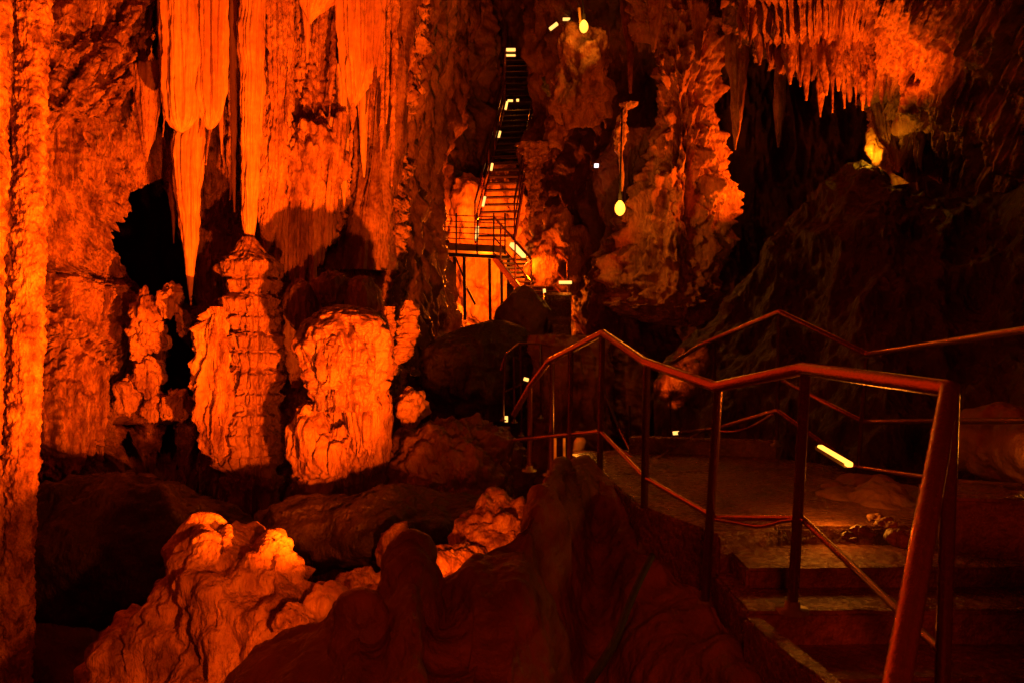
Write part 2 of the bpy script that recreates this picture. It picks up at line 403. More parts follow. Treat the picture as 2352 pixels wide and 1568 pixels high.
stal('rough lumpy stalactite with a forked blunt tip, right of the long straight one', [(-350, 606, 668), (100, 612, 668), (250, 618, 664), (400, 604, 655), (480, 598, 642), (540, 603, 628), (570, 608, 618), (580, 611, 614)], 9.9, M_flow, m=110, rough=.03, flute=.05)
stal('wide fluted stone drapery with a torn lower right edge below the top of the frame', [(-350, 772, 905), (0, 776, 880), (90, 783, 874), (160, 790, 868), (200, 797, 848), (235, 803, 822), (255, 806, 812)], 9.9, m=120, flute=.05, dr=.4)
stal('bright smooth wedge hanging at the very top edge, left of the torn drapery', [(-350, 690, 790), (0, 694, 768), (25, 700, 742), (45, 706, 722), (56, 709, 713)], 9.7, m=70)
stal('thin spike stalactite below the bright wedge, above the stacked shelf column', [(-60, 690, 716), (40, 696, 714), (100, 701, 711), (142, 704, 707)], 9.9, m=30, flute=.01, lump=.01)
stal('short needle stalactite beside the right lobe of the blunt pair', [(180, 498, 518), (280, 503, 514), (355, 508, 510)], 10.1, m=30, flute=.01, lump=.01)
stal('hanging tooth stalactite on the rough wall left of the dark cave mouth', [(150, 306, 368), (260, 318, 358), (330, 326, 348), (372, 334, 340)], 9.9, M_flow, m=60)
stal('slender stalactite under the torn drapery, the left of two', [(150, 776, 808), (330, 782, 800), (440, 785, 796), (482, 789, 792)], 10.2, m=40, lump=.015, flute=.015)
stal('slender stalactite under the torn drapery, the right of two', [(150, 822, 856), (300, 826, 845), (380, 831, 841), (408, 835, 838)], 10.3, m=40, lump=.015, flute=.015)
stal('narrow stalactite between the rough lumpy one and the stacked shelf column', [(100, 655, 680), (240, 652, 668), (330, 655, 662), (360, 657, 660)], 10.2, m=36, lump=.015, flute=.015)
stal('dark narrow stalactite hanging in front of the cave mouth', [(380, 388, 408), (450, 392, 405), (500, 395, 402), (560, 398, 400)], 10.4, M_dark, m=36, lump=.015, flute=.015)
# small hanging teeth along the rough ledge at upper left
for i, (u, v, L, w) in enumerate([(150, 30, 120, 16), (172, 60, 130, 14), (200, 95, 90, 12), (222, 130, 95, 12), (243, 128, 70, 10), (262, 120, 90, 12), (132, 190, 80, 12),
                                  (285, 40, 170, 16), (305, 150, 60, 11), (190, 190, 95, 12), (160, 250, 90, 12), (236, 250, 60, 10), (282, 235, 60, 12), (325, 20, 90, 14)]):
    stal(None, [(v - 110, u - w * .8, u + w * .8), (v + L * .3, u - w * .5, u + w * .4), (v + L * .8, u - w * .2, u + w * .15), (v + L, u - 1, u + .5)], 9.45 + 0.3 * random.random(), M_flow, m=32, lean=-.9, lump=.07, rough=.03, flute=.04,
         grp='small hanging teeth on the rough wall left of the blunt pair')
    bpy.data.objects[-1] if False else None
small = [o for o in C.objects if o.get('group') == 'small hanging teeth on the rough wall left of the blunt pair']
for o in small: o['label'] = 'small hanging stone tooth on the rough wall between the near columns and the blunt pair'
# organ pipes
for i in range(15):
    u = 640 + i * 9.2; top = 505 - i * 7 + random.randint(-8, 8); bot = 648 + random.randint(-28, 22) - (i > 9) * (i - 9) * 14
    w = 4.6 + random.random() * 1.6
    o = stal('thin straight stone pipe in the curtain of parallel pipes above the rounded bulbs',
             [(top - 150, u - w + 10 + i * .9, u + w + 10 + i * .9), (top + 60, u - w, u + w), (bot - 15, u - w * .8 - 2, u + w * .7 - 2), (bot, u - 1.5 - 2, u + 1 - 2)], 9.95 + .05 * (i % 3), M_flow, m=24, lump=.01, flute=.012,
             grp='curtain of parallel stone pipes', cat='stone pipe', nm='stone_pipe')
tag(blob('flowstone_bulge', 722, 370, 10.25, 72, 105, .42, M_flow, 150, 190, lump=.16, lf=1.6, rough=.05, rf=7, flute=.07, ff=5, zs=.3, drip=.05), 'bulging wrinkled flowstone mass just above the curtain of parallel pipes', 'flowstone')
for (u, t0, tip, w) in [(388, -200, 150, 5), (398, -100, 330, 4), (482, -50, 330, 5), (494, 150, 392, 4), (520, -100, 250, 4), (548, -200, 470, 4), (612, -100, 520, 4), (640, 50, 470, 5), (672, -200, 300, 5), (682, 0, 250, 4), (744, -100, 190, 5),
                        (757, -200, 120, 5), (768, 0, 300, 4), (812, 200, 430, 5), (858, 100, 330, 5), (868, 0, 260, 4), (884, -200, 380, 6), (896, -100, 300, 5), (908, -200, 440, 6), (650, 380, 560, 4)]:
    stal('thin fluted strand of stone hanging between the larger stalactites', [(t0 - 150, u - w * 1.5, u + w * 1.5), ((t0 + tip) / 2, u - w, u + w), (tip - 60, u - w * .6, u + w * .6), (tip, u - 1, u + 1)], 9.9 + .4 * random.random(), M_flow, m=28,
         grp='thin strands between the larger stalactites', lump=.02, flute=.02, rough=.012, lean=-.6)
# stacked shelf column above
stal('tall column of stacked stone shelves in the upper middle of the left wall', [(-350, 690, 770), (0, 690, 765), (130, 684, 762), (200, 676, 770), (300, 672, 775), (360, 662, 790), (430, 655, 790), (500, 640, 780), (560, 645, 760)], 10.5, M_flow, m=130,
     cat='column', nm='shelf_column', ledge=.06, lk=4.4, rough=.05, grp=None, flute=.07, drip=.05)

# ------------------------------------------------------------------ formations standing in the middle distance
TIERS = [(545, 556, 588), (580, 540, 604)]
for k, (v, a, b) in enumerate([(600, 512, 634), (640, 540, 640), (684, 520, 646), (724, 534, 640), (768, 520, 652), (806, 528, 640), (852, 518, 650), (900, 528, 644), (946, 510, 640), (990, 520, 650), (1040, 508, 640), (1090, 516, 636)]):
    TIERS += [(v, a + 9, b - 9), (v + 7, a, b), (v + 22, a + 2, b - 3), (v + 34, a + 9, b - 11)]
TIERS += [(1250, 510, 640), (1450, 480, 680)]
def form(nm, label, cat, prof, Y, mat, m=140, grp=None, **kw):
    k = dict(lump=0.12, lf=1.6, flute=0.05, ff=5, zs=0.1, rough=0.03, rf=12, off=random.random() * 40, n=300)
    k.update(kw)
    return tag(column(nm, prof, Y, mat, m=m, **k), label, cat, grp)
form('tiered_stalagmite', 'tall tiered stalagmite like a stack of fringed shelves, left of the round-headed one', 'stalagmite',
     TIERS, 9.2, M_mid, m=240, n=560, ribs=.06, lump=.12, lf=1.8, drip=.06, flute=.06, ff=8, zs=.06, rough=.025)
form('fringed_stalagmite', 'ragged bright stalagmite with hanging fringes, left of the tiered stalagmite', 'stalagmite',
     [(705, 480, 520), (760, 452, 520), (850, 458, 524), (940, 468, 528), (1000, 474, 526), (1040, 484, 520), (1062, 496, 508)], 9.0, M_flow, drip=.08, ff=8, flute=.09, dr=.6)
for i, (u, v, ru, rv) in enumerate([(332, 715, 22, 48), (352, 770, 16, 34), (318, 800, 15, 45), (345, 860, 20, 36), (398, 925, 22, 34), (352, 925, 16, 30), (300, 905, 16, 40), (425, 935, 14, 30), (385, 690, 18, 26), (418, 745, 12, 30)]):
    tag(blob('rock', u, v, 10.0, ru, rv, .16, M_flow, 60, 80, lump=.12, lf=3.5, rough=.07, rf=10, flute=.05, ff=8, off=i * 2.7),
        'ragged knobbly rock on the broken dark wall below the cave mouth', 'rock', 'ragged rocks on the broken wall')
tag(blob('boulder', 905, 1222, 7.3, 345, 92, .6, M_shade_rock, 110, 220, lump=.16, lf=1.3, rough=.05, rf=6), 'long added rock ledge, shadow put into its black colour, at the foot of the stone head and boulder dome', 'boulder')  # added ledge, coloured black in place of the shadow band
tag(blob('boulder', 260, 1245, 8.2, 330, 145, .8, M_shade_rock, 110, 200, lump=.2, lf=1.1, rough=.05, rf=6), 'added rock ledge, shadow put into its black colour, at the foot of the left wall, behind the bright mound', 'boulder')  # added too, black for the shadow under the left wall
form('bulbous_stalagmite', 'cluster of rounded bright bulbs behind the head-shaped stalagmite', 'stalagmite',
     [(640, 668, 700), (655, 656, 730), (700, 650, 740), (745, 655, 735), (800, 652, 730), (850, 658, 712), (890, 666, 690)], 9.6, M_pale, flute=.05)
form('bulbous_stalagmite', 'smooth rounded bulb right above the head-shaped stalagmite', 'stalagmite',
     [(628, 742, 790), (645, 725, 812), (700, 720, 850), (760, 720, 880), (860, 760, 900)], 9.7, M_flow)
# head-shaped stalagmite
t = thing('stalagmite', P(790, 1200, 8.3), 'head-shaped stalagmite with a round dark crown on a broad fluted body, left of the walkway', 'stalagmite')
hd = form('crown', None, None, [(700, 778, 800), (708, 750, 842), (725, 725, 868), (760, 704, 886), (800, 696, 893), (840, 706, 894), (870, 722, 890), (905, 732, 872), (940, 730, 868)], 7.9, M_dark, m=240, dr=1.0, lump=.09, lf=3.4, rough=.03, flute=.05, drip=.05)  # crown and body in darker rock, standing in for weak light
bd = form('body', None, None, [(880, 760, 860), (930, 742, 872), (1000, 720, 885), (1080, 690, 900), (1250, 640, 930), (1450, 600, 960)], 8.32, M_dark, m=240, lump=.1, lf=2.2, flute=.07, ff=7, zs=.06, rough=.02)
ch = form('fluted_beard', None, None, [(772, 756, 774), (800, 745, 786), (845, 738, 793), (872, 742, 788), (892, 756, 772)], 7.5, M_mid, m=100, flute=.05, ff=12, zs=.05, lump=.04, rough=.01, dr=.7)
L = [blob('lobe', 715, 1010, 8.1, 46, 88, .3, M_mid, 110, 140, lump=.12, lf=3, rough=.03, rf=9, flute=.04, ff=8),
     blob('lobe', 848, 975, 8.0, 38, 110, .25, M_mid, 110, 140, lump=.07, lf=3, rough=.015, flute=.08, ff=11, zs=.05),
     blob('lobe', 782, 1050, 8.0, 50, 62, .28, M_mid, 90, 120, lump=.10, lf=3, rough=.03, flute=.05, ff=9, zs=.1),
     blob('lobe', 800, 880, 8.0, 40, 42, .2, M_dark, 80, 100, lump=.06, lf=3, flute=.06, ff=11, zs=.05)]
for o in [hd, bd, ch] + L:
    for k in ('label', 'category'):
        if k in o: del o[k]
    o.parent = t; o.matrix_parent_inverse = __import__('mathutils').Matrix.Translation([-c for c in t.location])
for (u, v, ru, rv, lb) in ((692, 705, 34, 52, 'smooth round bulb above the tiered stalagmite gap, under the left stone pipes'), (765, 672, 40, 44, 'smooth round bulb under the right stone pipes, above the stone head'), (832, 700, 40, 62, 'dim long bulb touching the upper right of the stone head')):
    tag(blob('stone_bulb', u, v, 9.35, ru, rv, .28, M_mid, 90, 120, lump=.07, lf=2.5, rough=.015, flute=.03, ff=8), lb, 'stone bulb')
# bright strips right of it
form('flowstone_rib', 'thin bright ragged rib of rock right of the head-shaped stalagmite', 'rock', [(690, 930, 944), (760, 918, 942), (820, 896, 932), (865, 890, 904)], 9.7, M_pale, m=50, rough=.08, lump=.1, grp='ragged ribs right of the head-shaped stalagmite')
form('flowstone_rib', 'short dim rib of rock touching the right side of the stone head', 'rock', [(705, 880, 896), (760, 876, 900), (800, 886, 896)], 9.4, M_flow, m=50, rough=.06, lump=.06, grp='ragged ribs right of the head-shaped stalagmite')
tag(blob('boulder', 940, 938, 8.8, 30, 38, .2, M_pale, 60, 80, lump=.12, lf=3, rough=.07, rf=9), 'small bright jagged boulder right of the body of the stone head', 'boulder')
tag(blob('boulder', 1050, 1120, 8.6, 165, 145, .9, M_dark, 140, 220, lump=.22, lf=1.1, rough=.09, rf=7, flute=.06, ff=3, zs=.3), 'broad dim reddish boulder dome between the stone head and the far walkway', 'boulder')
form('stalagmite', 'blunt dim stalagmite stub in shadow below the tiered stalagmite', 'stalagmite', [(1185, 470, 492), (1210, 458, 505), (1280, 452, 512), (1420, 440, 530)], 7.6, M_clay)

CU = []
for v in (-500, -150, 60, 220, 380, 520, 620):
    sl = np.interp(v, [-500, -150, 450, 620], [60, 25, -45, -60])
    CU.append([(u + sl, v, Y) for u, Y in ((838, 11.4), (868, 10.7), (900, 10.5), (932, 10.9), (965, 12.2), (985, 14.5))])
t = sheet('flowstone_drapery', CU, 420, 220, M_mid, lump=.12, lf=1.2, pflute=.09, pf=16, rough=.02, rf=8, off=17.)
tag(t, 'finely ribbed curtain of dim flowstone folding back toward the shaft, right of the torn drapery', 'drapery')
t = blob('hollow_rock', 1125, 580, 21.6, 120, 190, .9, M_pale, 200, 220, lump=.5, lf=.9, rough=.12, rf=4, flute=.1, ff=2)
tag(t, 'brightly lit orange rock face in the hollow behind the steel platform and its legs', 'rock')

# ------------------------------------------------------------------ the lit mound at lower left
MN = []
crest = [(120, 1700), (235, 1470), (300, 1400), (380, 1330), (425, 1262), (468, 1238), (500, 1262), (540, 1250), (590, 1236), (640, 1230), (672, 1290), (700, 1345), (745, 1350), (778, 1388), (800, 1500), (860, 1650)]
for (dv, Y, sq) in ((900, 4.7, 1.0), (430, 4.95, 1.0), (190, 5.2, .98), (50, 5.5, .96), (0, 5.85, .94), (25, 6.2, .94), (300, 6.7, 1.0)):
    MN.append([(560 + (u - 560) * sq, v + dv * (0.55 if v > 1450 else 1), Y) for (u, v) in crest])
t = sheet('stalagmite_mound', MN, 420, 520, M_flow, lump=0.20, lf=2.4, rough=0.05, rf=7, off=3.3)
tag(t, 'large bright orange lumpy rock mound rising from the bottom edge left of centre', 'rock mound')
form('stalagmite', 'little knob stalagmite on the top left of the bright mound', 'stalagmite', [(1236, 462, 472), (1246, 454, 480), (1270, 456, 484), (1300, 452, 500), (1330, 446, 510)], 5.85, M_pale, m=60, lump=.03, rough=.01, n=60)
tag(blob('boulder', 742, 1385, 5.3, 40, 36, .15, M_pale, 60, 80, lump=.1, lf=4, rough=.02), 'smooth bright boulder leaning on the right end of the bright mound', 'boulder')
tag(blob('boulder', 665, 1425, 5.0, 36, 38, .1, M_flow, 60, 80, lump=.08, lf=5, rough=.03), 'rounded brown lump set in the right flank of the bright mound', 'boulder')

# rocks lit behind the dark foreground
tag(blob('boulder', 1143, 1226, 6.2, 90, 68, .35, M_grain, 110, 150, lump=.22, lf=2.4, rough=.06, rf=9), 'bright rough boulder glowing beyond the dark foreground rock, right of the dark pit', 'boulder')
tag(blob('boulder', 1048, 1328, 5.6, 78, 62, .3, M_grain, 100, 140, lump=.16, lf=2.4, rough=.06, rf=10), 'bright gravelly rock just behind the notch of the dark foreground rock', 'boulder')
tag(blob('boulder', 920, 1262, 6.6, 26, 62, .2, M_grain, 80, 90, lump=.12, lf=3, rough=.05, rf=10), 'narrow speckled orange rock left of the dark pit', 'boulder')
tag(blob('boulder', 830, 1375, 5.9, 75, 42, .3, M_grain, 80, 110, lump=.14, lf=3, rough=.06, rf=10), 'low speckled ledge of rock between the bright mound and the dark foreground rock', 'boulder')
tag(blob('boulder', 1090, 1187, 6.5, 30, 16, .2, M_grain, 50, 80, lump=.06, lf=4, rough=.05, rf=12), 'small bright slab on top of the glowing boulder beside the pit', 'boulder')

# ------------------------------------------------------------------ dark foreground rock
crest = [(300, 1800, 2.9), (480, 1640, 2.9), (560, 1535, 2.9), (640, 1482, 2.9), (735, 1438, 2.9), (778, 1385, 2.9), (822, 1360, 2.9), (862, 1368, 2.9), (888, 1300, 2.95), (918, 1270, 2.95),
         (950, 1258, 2.95), (985, 1284, 2.95), (1006, 1366, 3.0), (1045, 1345, 3.05), (1085, 1303, 3.1), (1130, 1275, 3.2), (1195, 1232, 3.3), (1232, 1165, 3.6), (1262, 1110, 4.0),
         (1300, 1082, 4.6), (1352, 1075, 5.2), (1392, 1110, 5.1), (1440, 1180, 4.6), (1480, 1250, 4.25), (1550, 1320, 3.9), (1618, 1392, 3.6), (1690, 1490, 3.15), (1780, 1640, 2.7), (1850, 1800, 2.4)]
FR = []
for (dv, f) in ((1500, .55), (620, .66), (300, .78), (110, .89), (28, .96), (0, 1.0), (22, 1.03), (380, 1.08), (900, 1.16)):
    FR.append([(u, v + dv, Y * f) for (u, v, Y) in crest])
t = sheet('foreground_rock', FR, 360, 620, M_clay, lump=0.10, lf=1.6, rough=0.016, rf=10, off=6.1)
tag(t, 'large dark red rock bank filling the bottom centre, below the handrail', 'rock')
form('stalagmite', 'dark stubby stalagmite standing in front of the foreground rock bank', 'stalagmite', [(1352, 810, 838), (1362, 785, 866), (1400, 772, 884), (1500, 760, 900), (1650, 745, 930), (1800, 740, 950)], 2.7, M_clay, m=100, lump=.05, lf=3, flute=.01, rough=.012, n=120)
form('stalagmite', 'dark pointed stalagmite in the notch of the foreground rock bank', 'stalagmite', [(1256, 938, 958), (1268, 916, 976), (1300, 892, 998), (1370, 872, 1010), (1480, 866, 1020), (1700, 860, 1030)], 2.9, M_clay, m=100, lump=.05, lf=3, flute=.01, rough=.012, n=120)

# ------------------------------------------------------------------ central hanging mass and neighbours
form('hanging_column', 'massive hanging column of flowstone in the middle right, lit on its right side', 'column',
     [(-500, 1440, 1680), (-100, 1460, 1650), (80, 1485, 1642), (170, 1495, 1640), (280, 1510, 1648), (360, 1490, 1656), (450, 1455, 1655), (540, 1440, 1660), (600, 1425, 1668), (660, 1415, 1680), (700, 1450, 1665), (735, 1500, 1640), (750, 1560, 1610)],
     11.3, M_flow, m=320, n=560, lump=.4, lf=.9, flute=.16, ff=3.6, zs=.16, rough=.14, rf=6, ledge=.10, lk=1.6, dr=.7, drip=.1)
form('hanging_column', 'dim slanting flank of flowstone left of the massive hanging column', 'column',
     [(300, 1420, 1500), (400, 1380, 1500), (520, 1370, 1520), (640, 1360, 1520), (740, 1340, 1540), (900, 1330, 1600), (1000, 1330, 1640)],
     12.0, M_dark, m=200, n=300, lump=.45, lf=.8, flute=.14, ff=2.4, zs=.14, rough=.09, rf=5, dr=.6)
for i, (lb, pr, Y) in enumerate([
    ('pointed stalactite right beside the massive hanging column at the top edge', [(-300, 1640, 1695), (0, 1655, 1682), (50, 1660, 1676), (98, 1666, 1669)], 10.2),
    ('wide blunt stalactite at the top edge in front of the massive hanging column', [(-300, 1555, 1640), (-50, 1575, 1632), (60, 1590, 1618), (140, 1600, 1606)], 10.2),
    ('broad flat stalactite at the top edge left of the massive column', [(-300, 1475, 1560), (-20, 1486, 1532), (60, 1492, 1515), (120, 1498, 1504)], 10.4),
    ('long dim stalactite hanging between the lamp and the massive column', [(-300, 1420, 1470), (0, 1432, 1462), (120, 1440, 1456), (215, 1446, 1450)], 12.0),
    ('pale spike stalactite right of the massive column, mid height', [(-300, 1770, 1830), (120, 1782, 1806), (300, 1782, 1798), (340, 1786, 1790)], 9.8),
    ('bright sliver stalactite beside the right edge of the massive column', [(-300, 1670, 1730), (150, 1678, 1712), (260, 1682, 1702), (310, 1684, 1696), (345, 1686, 1690)], 10.3)]):
    stal(lb, pr, Y, M_flow, m=60, grp='stalactites round the massive column', lump=.06, flute=.05, ff=4)
tag(blob('boulder', 1340, 190, 15.5, 72, 100, .8, M_flow, 110, 140, lump=.5, lf=.9, rough=.14, rf=4), 'reddish hanging boulder below the top lamp', 'boulder')
tag(blob('boulder', 1285, 300, 16.5, 22, 45, .3, M_flow, 60, 80, lump=.2, lf=2, rough=.12, rf=5), 'small ragged orange rock left below the reddish hanging boulder', 'boulder')
tag(blob('boulder', 1262, 190, 19.6, 14, 28, .2, M_green_lit, 50, 60, lump=.12, lf=3, rough=.08, rf=8), 'small rock with green light put into its colour, beside the top of the steel stairs', 'boulder')
form('rock_pinnacle', 'narrow T-topped orange rock sliver above the hanging lamp', 'rock', [(236, 1424, 1462), (246, 1426, 1460), (252, 1428, 1442), (290, 1414, 1438), (320, 1404, 1434), (345, 1408, 1430), (360, 1422, 1430), (440, 1426, 1431)], 10.9, M_pale, m=60, rough=.05, lump=.05, n=120)
form('rock_pinnacle', 'hanging rock pillar right of the steel stairs', 'rock', [(330, 1200, 1262), (400, 1206, 1250), (440, 1212, 1240), (480, 1214, 1228), (498, 1219, 1224)], 16.5, M_flow, m=80, rough=.1, lump=.2, n=140)
tag(blob('boulder', 1275, 590, 17.0, 60, 110, .9, M_flow, 110, 140, lump=.5, lf=1.2, rough=.14, rf=4), 'orange rock face right behind the lower stair flight', 'boulder')
tag(blob('boulder', 1200, 770, 13.4, 60, 78, .8, M_clay, 90, 120, lump=.3, lf=.9, rough=.06, rf=4), 'smooth dark boulder in front of the platform legs', 'boulder')
form('rock_pillar', 'dim brown rock pillar below the far concrete steps', 'rock', [(770, 1222, 1390), (800, 1212, 1398), (860, 1216, 1392), (930, 1230, 1380), (1100, 1220, 1400)], 10.2, M_clay, m=140, n=140, lump=.25, lf=1.2)
form('rock_pillar', 'dark rock mass behind the left end of the handrail', 'rock', [(735, 1130, 1150), (750, 1085, 1185), (800, 1020, 1220), (900, 980, 1240), (1000, 960, 1260), (1200, 940, 1300)], 10.8, M_shade_rock, m=160, n=160, lump=.4, lf=.8, rough=.1, rf=4)

# ------------------------------------------------------------------ drapery ceiling at top right
DR = [[(1560, -300, 6.9), (1700, -320, 6.6), (1850, -330, 6.3), (2000, -330, 6.0), (2150, -320, 5.7), (2350, -260, 5.2), (2650, -200, 4.4)],
      [(1600, -120, 7.8), (1720, -120, 7.5), (1850, -120, 7.2), (1990, -120, 6.9), (2120, -100, 6.6), (2300, -60, 6.0), (2600, 0, 5.2)],
      [(1660, -10, 8.4), (1760, 30, 8.2), (1870, 40, 8.0), (1980, 40, 7.8), (2090, 60, 7.4), (2240, 130, 7.0), (2500, 200, 6.2)],
      [(1690, 20, 8.9), (1780, 100, 8.7), (1870, 120, 8.6), (1970, 130, 8.5), (2080, 190, 8.2), (2210, 270, 7.9), (2420, 360, 7.4)],
      [(1700, 40, 9.3), (1790, 140, 9.2), (1880, 160, 9.0), (1975, 190, 8.9), (2070, 300, 8.8), (2200, 360, 8.6), (2380, 480, 8.2)],
      [(1740, -60, 9.9), (1840, 20, 9.8), (1900, 60, 9.7), (1990, 100, 9.5), (2075, 390, 9.2), (2200, 440, 9.3), (2380, 560, 9.2)]]
t = sheet('flowstone_drapery', DR, 420, 640, M_flow, lump=0.2, lf=1.1, pflute=.10, pf=40, rough=0.03, rf=8, off=9.4)
tag(t, 'broad bright orange slanting flowstone drapery across the top right ceiling', 'drapery')
low = [(1700, 30, 70), (1722, 50, 60), (1745, 70, 80), (1768, 90, 70), (1792, 110, 60), (1815, 110, 85), (1838, 110, 90), (1852, 112, 120), (1868, 115, 70), (1884, 120, 150), (1898, 125, 95), (1912, 130, 130), (1926, 130, 80), (1940, 140, 110), (1952, 150, 85), (1966, 140, 110), (1982, 150, 105), (1996, 150, 95), (2024, 160, 80), (2044, 180, 60)]
for i, (u, v, L) in enumerate(low):
    w = 8 + random.random() * 6
    o = stal('bright hanging stalactite in the fringe under the slanting drapery', [(v - 70, u - w * 1.6, u + w * 1.6), (v, u - w, u + w), (v + L * .5, u - w * .6, u + w * .6), (v + L * .9, u - w * .25, u + w * .25), (v + L, u - 1.5, u + 1.5)],
             8.3 + .4 * random.random(), M_flow, m=36, grp='fringe of stalactites under the slanting drapery', lump=.03, flute=.04, ff=6, rough=.02)
# dark hump that hides the lamp, its shade put into the rock colour
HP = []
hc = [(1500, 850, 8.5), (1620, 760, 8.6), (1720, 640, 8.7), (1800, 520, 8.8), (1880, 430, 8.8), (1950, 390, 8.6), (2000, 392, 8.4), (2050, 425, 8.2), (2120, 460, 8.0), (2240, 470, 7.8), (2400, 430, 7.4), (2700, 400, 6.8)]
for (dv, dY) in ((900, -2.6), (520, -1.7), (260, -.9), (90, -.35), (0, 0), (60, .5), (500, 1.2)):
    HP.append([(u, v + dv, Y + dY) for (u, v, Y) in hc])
t = sheet('rock_hump', HP, 240, 420, M_shade_rock, lump=0.16, lf=.7, flute=.07, ff=2, zs=.15, rough=0.06, rf=3.5, off=12.4)
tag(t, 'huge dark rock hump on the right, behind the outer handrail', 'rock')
form('stalagmite', 'yellow glowing stalagmite behind the edge of the dark rock hump', 'stalagmite', [(292, 1998, 2006), (304, 1993, 2012), (325, 1997, 2018), (350, 1998, 2030), (400, 2010, 2050), (430, 2030, 2080)], 8.8, M_pale, m=60, n=80, lump=.06, lf=4)
stal('bright rock rib running down to the glowing stalagmite', [(150, 2000, 2040), (250, 2004, 2040), (320, 2016, 2046), (370, 2034, 2060), (398, 2050, 2066)], 8.9, M_flow, grp=None, cat='rock rib', nm='rock_rib')
point('glow_lamp_light', P(2003, 345, 8.62), 5.0, (1.0, 0.40, 0.01), .03)
tag(blob('boulder', 2190, 230, 8.3, 130, 60, .5, M_flow, 90, 160, lump=.3, lf=1.6, rough=.12, rf=5), 'speckled rough rock shelf right of the slanting drapery', 'boulder')
tag(blob('boulder', 2290, 1010, 4.6, 95, 85, .5, M_clay, 90, 120, lump=.12, lf=1.6, rough=.03, rf=6), 'dim round boulder behind the outer handrail at the right edge', 'boulder')

# ------------------------------------------------------------------ boxes, bars and tubes
class MB:
    def __init__(s): s.v = []; s.f = []
    def prism(s, a, b, w, h, up=(0, 0, 1), bev=0.18):
        a, b = np.array(a, float), np.array(b, float); d = (b - a) / (np.linalg.norm(b - a) + 1e-9)
        up = np.array(up, float)
        if abs(np.dot(d, up)) > .95: up = np.array([0, 1, 0.])
        x = np.cross(d, up); x /= np.linalg.norm(x); y = np.cross(x, d)
        q = bev * min(w, h)
        pr = [(w/2, -h/2+q), (w/2, h/2-q), (w/2-q, h/2), (-w/2+q, h/2), (-w/2, h/2-q), (-w/2, -h/2+q), (-w/2+q, -h/2), (w/2-q, -h/2)]
        i0 = len(s.v)
        for c in (a, b):
            for (px, py) in pr: s.v.append(c + x * px + y * py)
        for k in range(8): s.f.append((i0 + k, i0 + (k + 1) % 8, i0 + 8 + (k + 1) % 8, i0 + 8 + k))
        for o0 in (0, 8):
            s.f.append(tuple(i0 + o0 + k for k in (0, 1, 2, 3))); s.f.append(tuple(i0 + o0 + k for k in (0, 3, 4, 7))); s.f.append(tuple(i0 + o0 + k for k in (4, 5, 6, 7)))
        return s
    def tube(s, pts, r, n=10):
        pts = [np.array(p, float) for p in pts]; i0 = len(s.v)
        for i, p in enumerate(pts):
            d = pts[min(i + 1, len(pts) - 1)] - pts[max(i - 1, 0)]; d /= np.linalg.norm(d) + 1e-9
            up = np.array([0, 0, 1.]) if abs(d[2]) < .9 else np.array([0, 1., 0])
            x = np.cross(d, up); x /= np.linalg.norm(x); y = np.cross(x, d)
            rr = r[i] if hasattr(r, '__len__') else r
            for k in range(n):
                a = 2 * math.pi * k / n; s.v.append(p + rr * (x * math.cos(a) + y * math.sin(a)))
        for i in range(len(pts) - 1):
            for k in range(n):
                s.f.append((i0 + i * n + k, i0 + i * n + (k + 1) % n, i0 + (i + 1) * n + (k + 1) % n, i0 + (i + 1) * n + k))
        for e in (0, len(pts) - 1):
            for k in range(1, n - 1, 2):
                s.f.append((i0 + e * n, i0 + e * n + k, i0 + e * n + k + 1, i0 + e * n + min(k + 2, n - 1)) if k + 2 < n else (i0 + e * n, i0 + e * n + k, i0 + e * n + k + 1, i0 + e * n))
        return s
    def box(s, c, size, rz=0.0):
        c = np.array(c, float); sx, sy, sz = [q / 2 for q in size]
        d = np.array([math.cos(rz), math.sin(rz), 0]) * sx
        return s.prism(c - d, c + d, size[1], size[2], bev=0.08)
    def build(s, name, mat, root=None, smooth=False):
        me = bpy.data.meshes.new(name)
        off = np.array(root.location) if root is not None and root.type == 'EMPTY' else np.zeros(3)
        fs = [tuple(dict.fromkeys(f)) for f in s.f]; fs = [f for f in fs if len(f) > 2]
        me.from_pydata([tuple(np.array(v) - off) for v in s.v], [], fs); me.validate(); me.update()
        if smooth: me.polygons.foreach_set('use_smooth', [True] * len(me.polygons))
        me.materials.append(mat)
        o = bpy.data.objects.new(name, me); C.objects.link(o)
        if root is not None: o.parent = root
        return o

# ------------------------------------------------------------------ concrete landing and steps
def slab(name, poly, z, depth, mat, amp=.006):
    """poly in plan (x, y); subdivided top with worn, uneven surface"""
    import bmesh
    bm = bmesh.new()
    vs = [bm.verts.new((x, y, EYE + z)) for x, y in poly]
    f = bm.faces.new(vs)
    if f.normal.z < 0: f.normal_flip()
    r = bmesh.ops.extrude_face_region(bm, geom=[f]); vv = [g for g in r['geom'] if isinstance(g, bmesh.types.BMVert)]
    for g in vv: g.co.z -= depth
    bmesh.ops.bevel(bm, geom=[e for e in bm.edges], offset=.012, segments=2, affect='EDGES', clamp_overlap=True)
    bmesh.ops.triangulate(bm, faces=bm.faces[:])
    for _ in range(4):
        bmesh.ops.subdivide_edges(bm, edges=[e for e in bm.edges if e.calc_length() > .07], cuts=1, use_grid_fill=False)
    bmesh.ops.recalc_face_normals(bm, faces=bm.faces[:])
    A = np.array([v.co[:] for v in bm.verts]); d = amp * fbm(A, 9, 3) + amp * .8 * fbm(A, 30, 2)
    for v, q in zip(bm.verts, d): v.co.z += q
    me = bpy.data.meshes.new(name); bm.to_mesh(me); bm.free(); me.materials.append(mat)
    o = bpy.data.objects.new(name, me); C.objects.link(o); return o
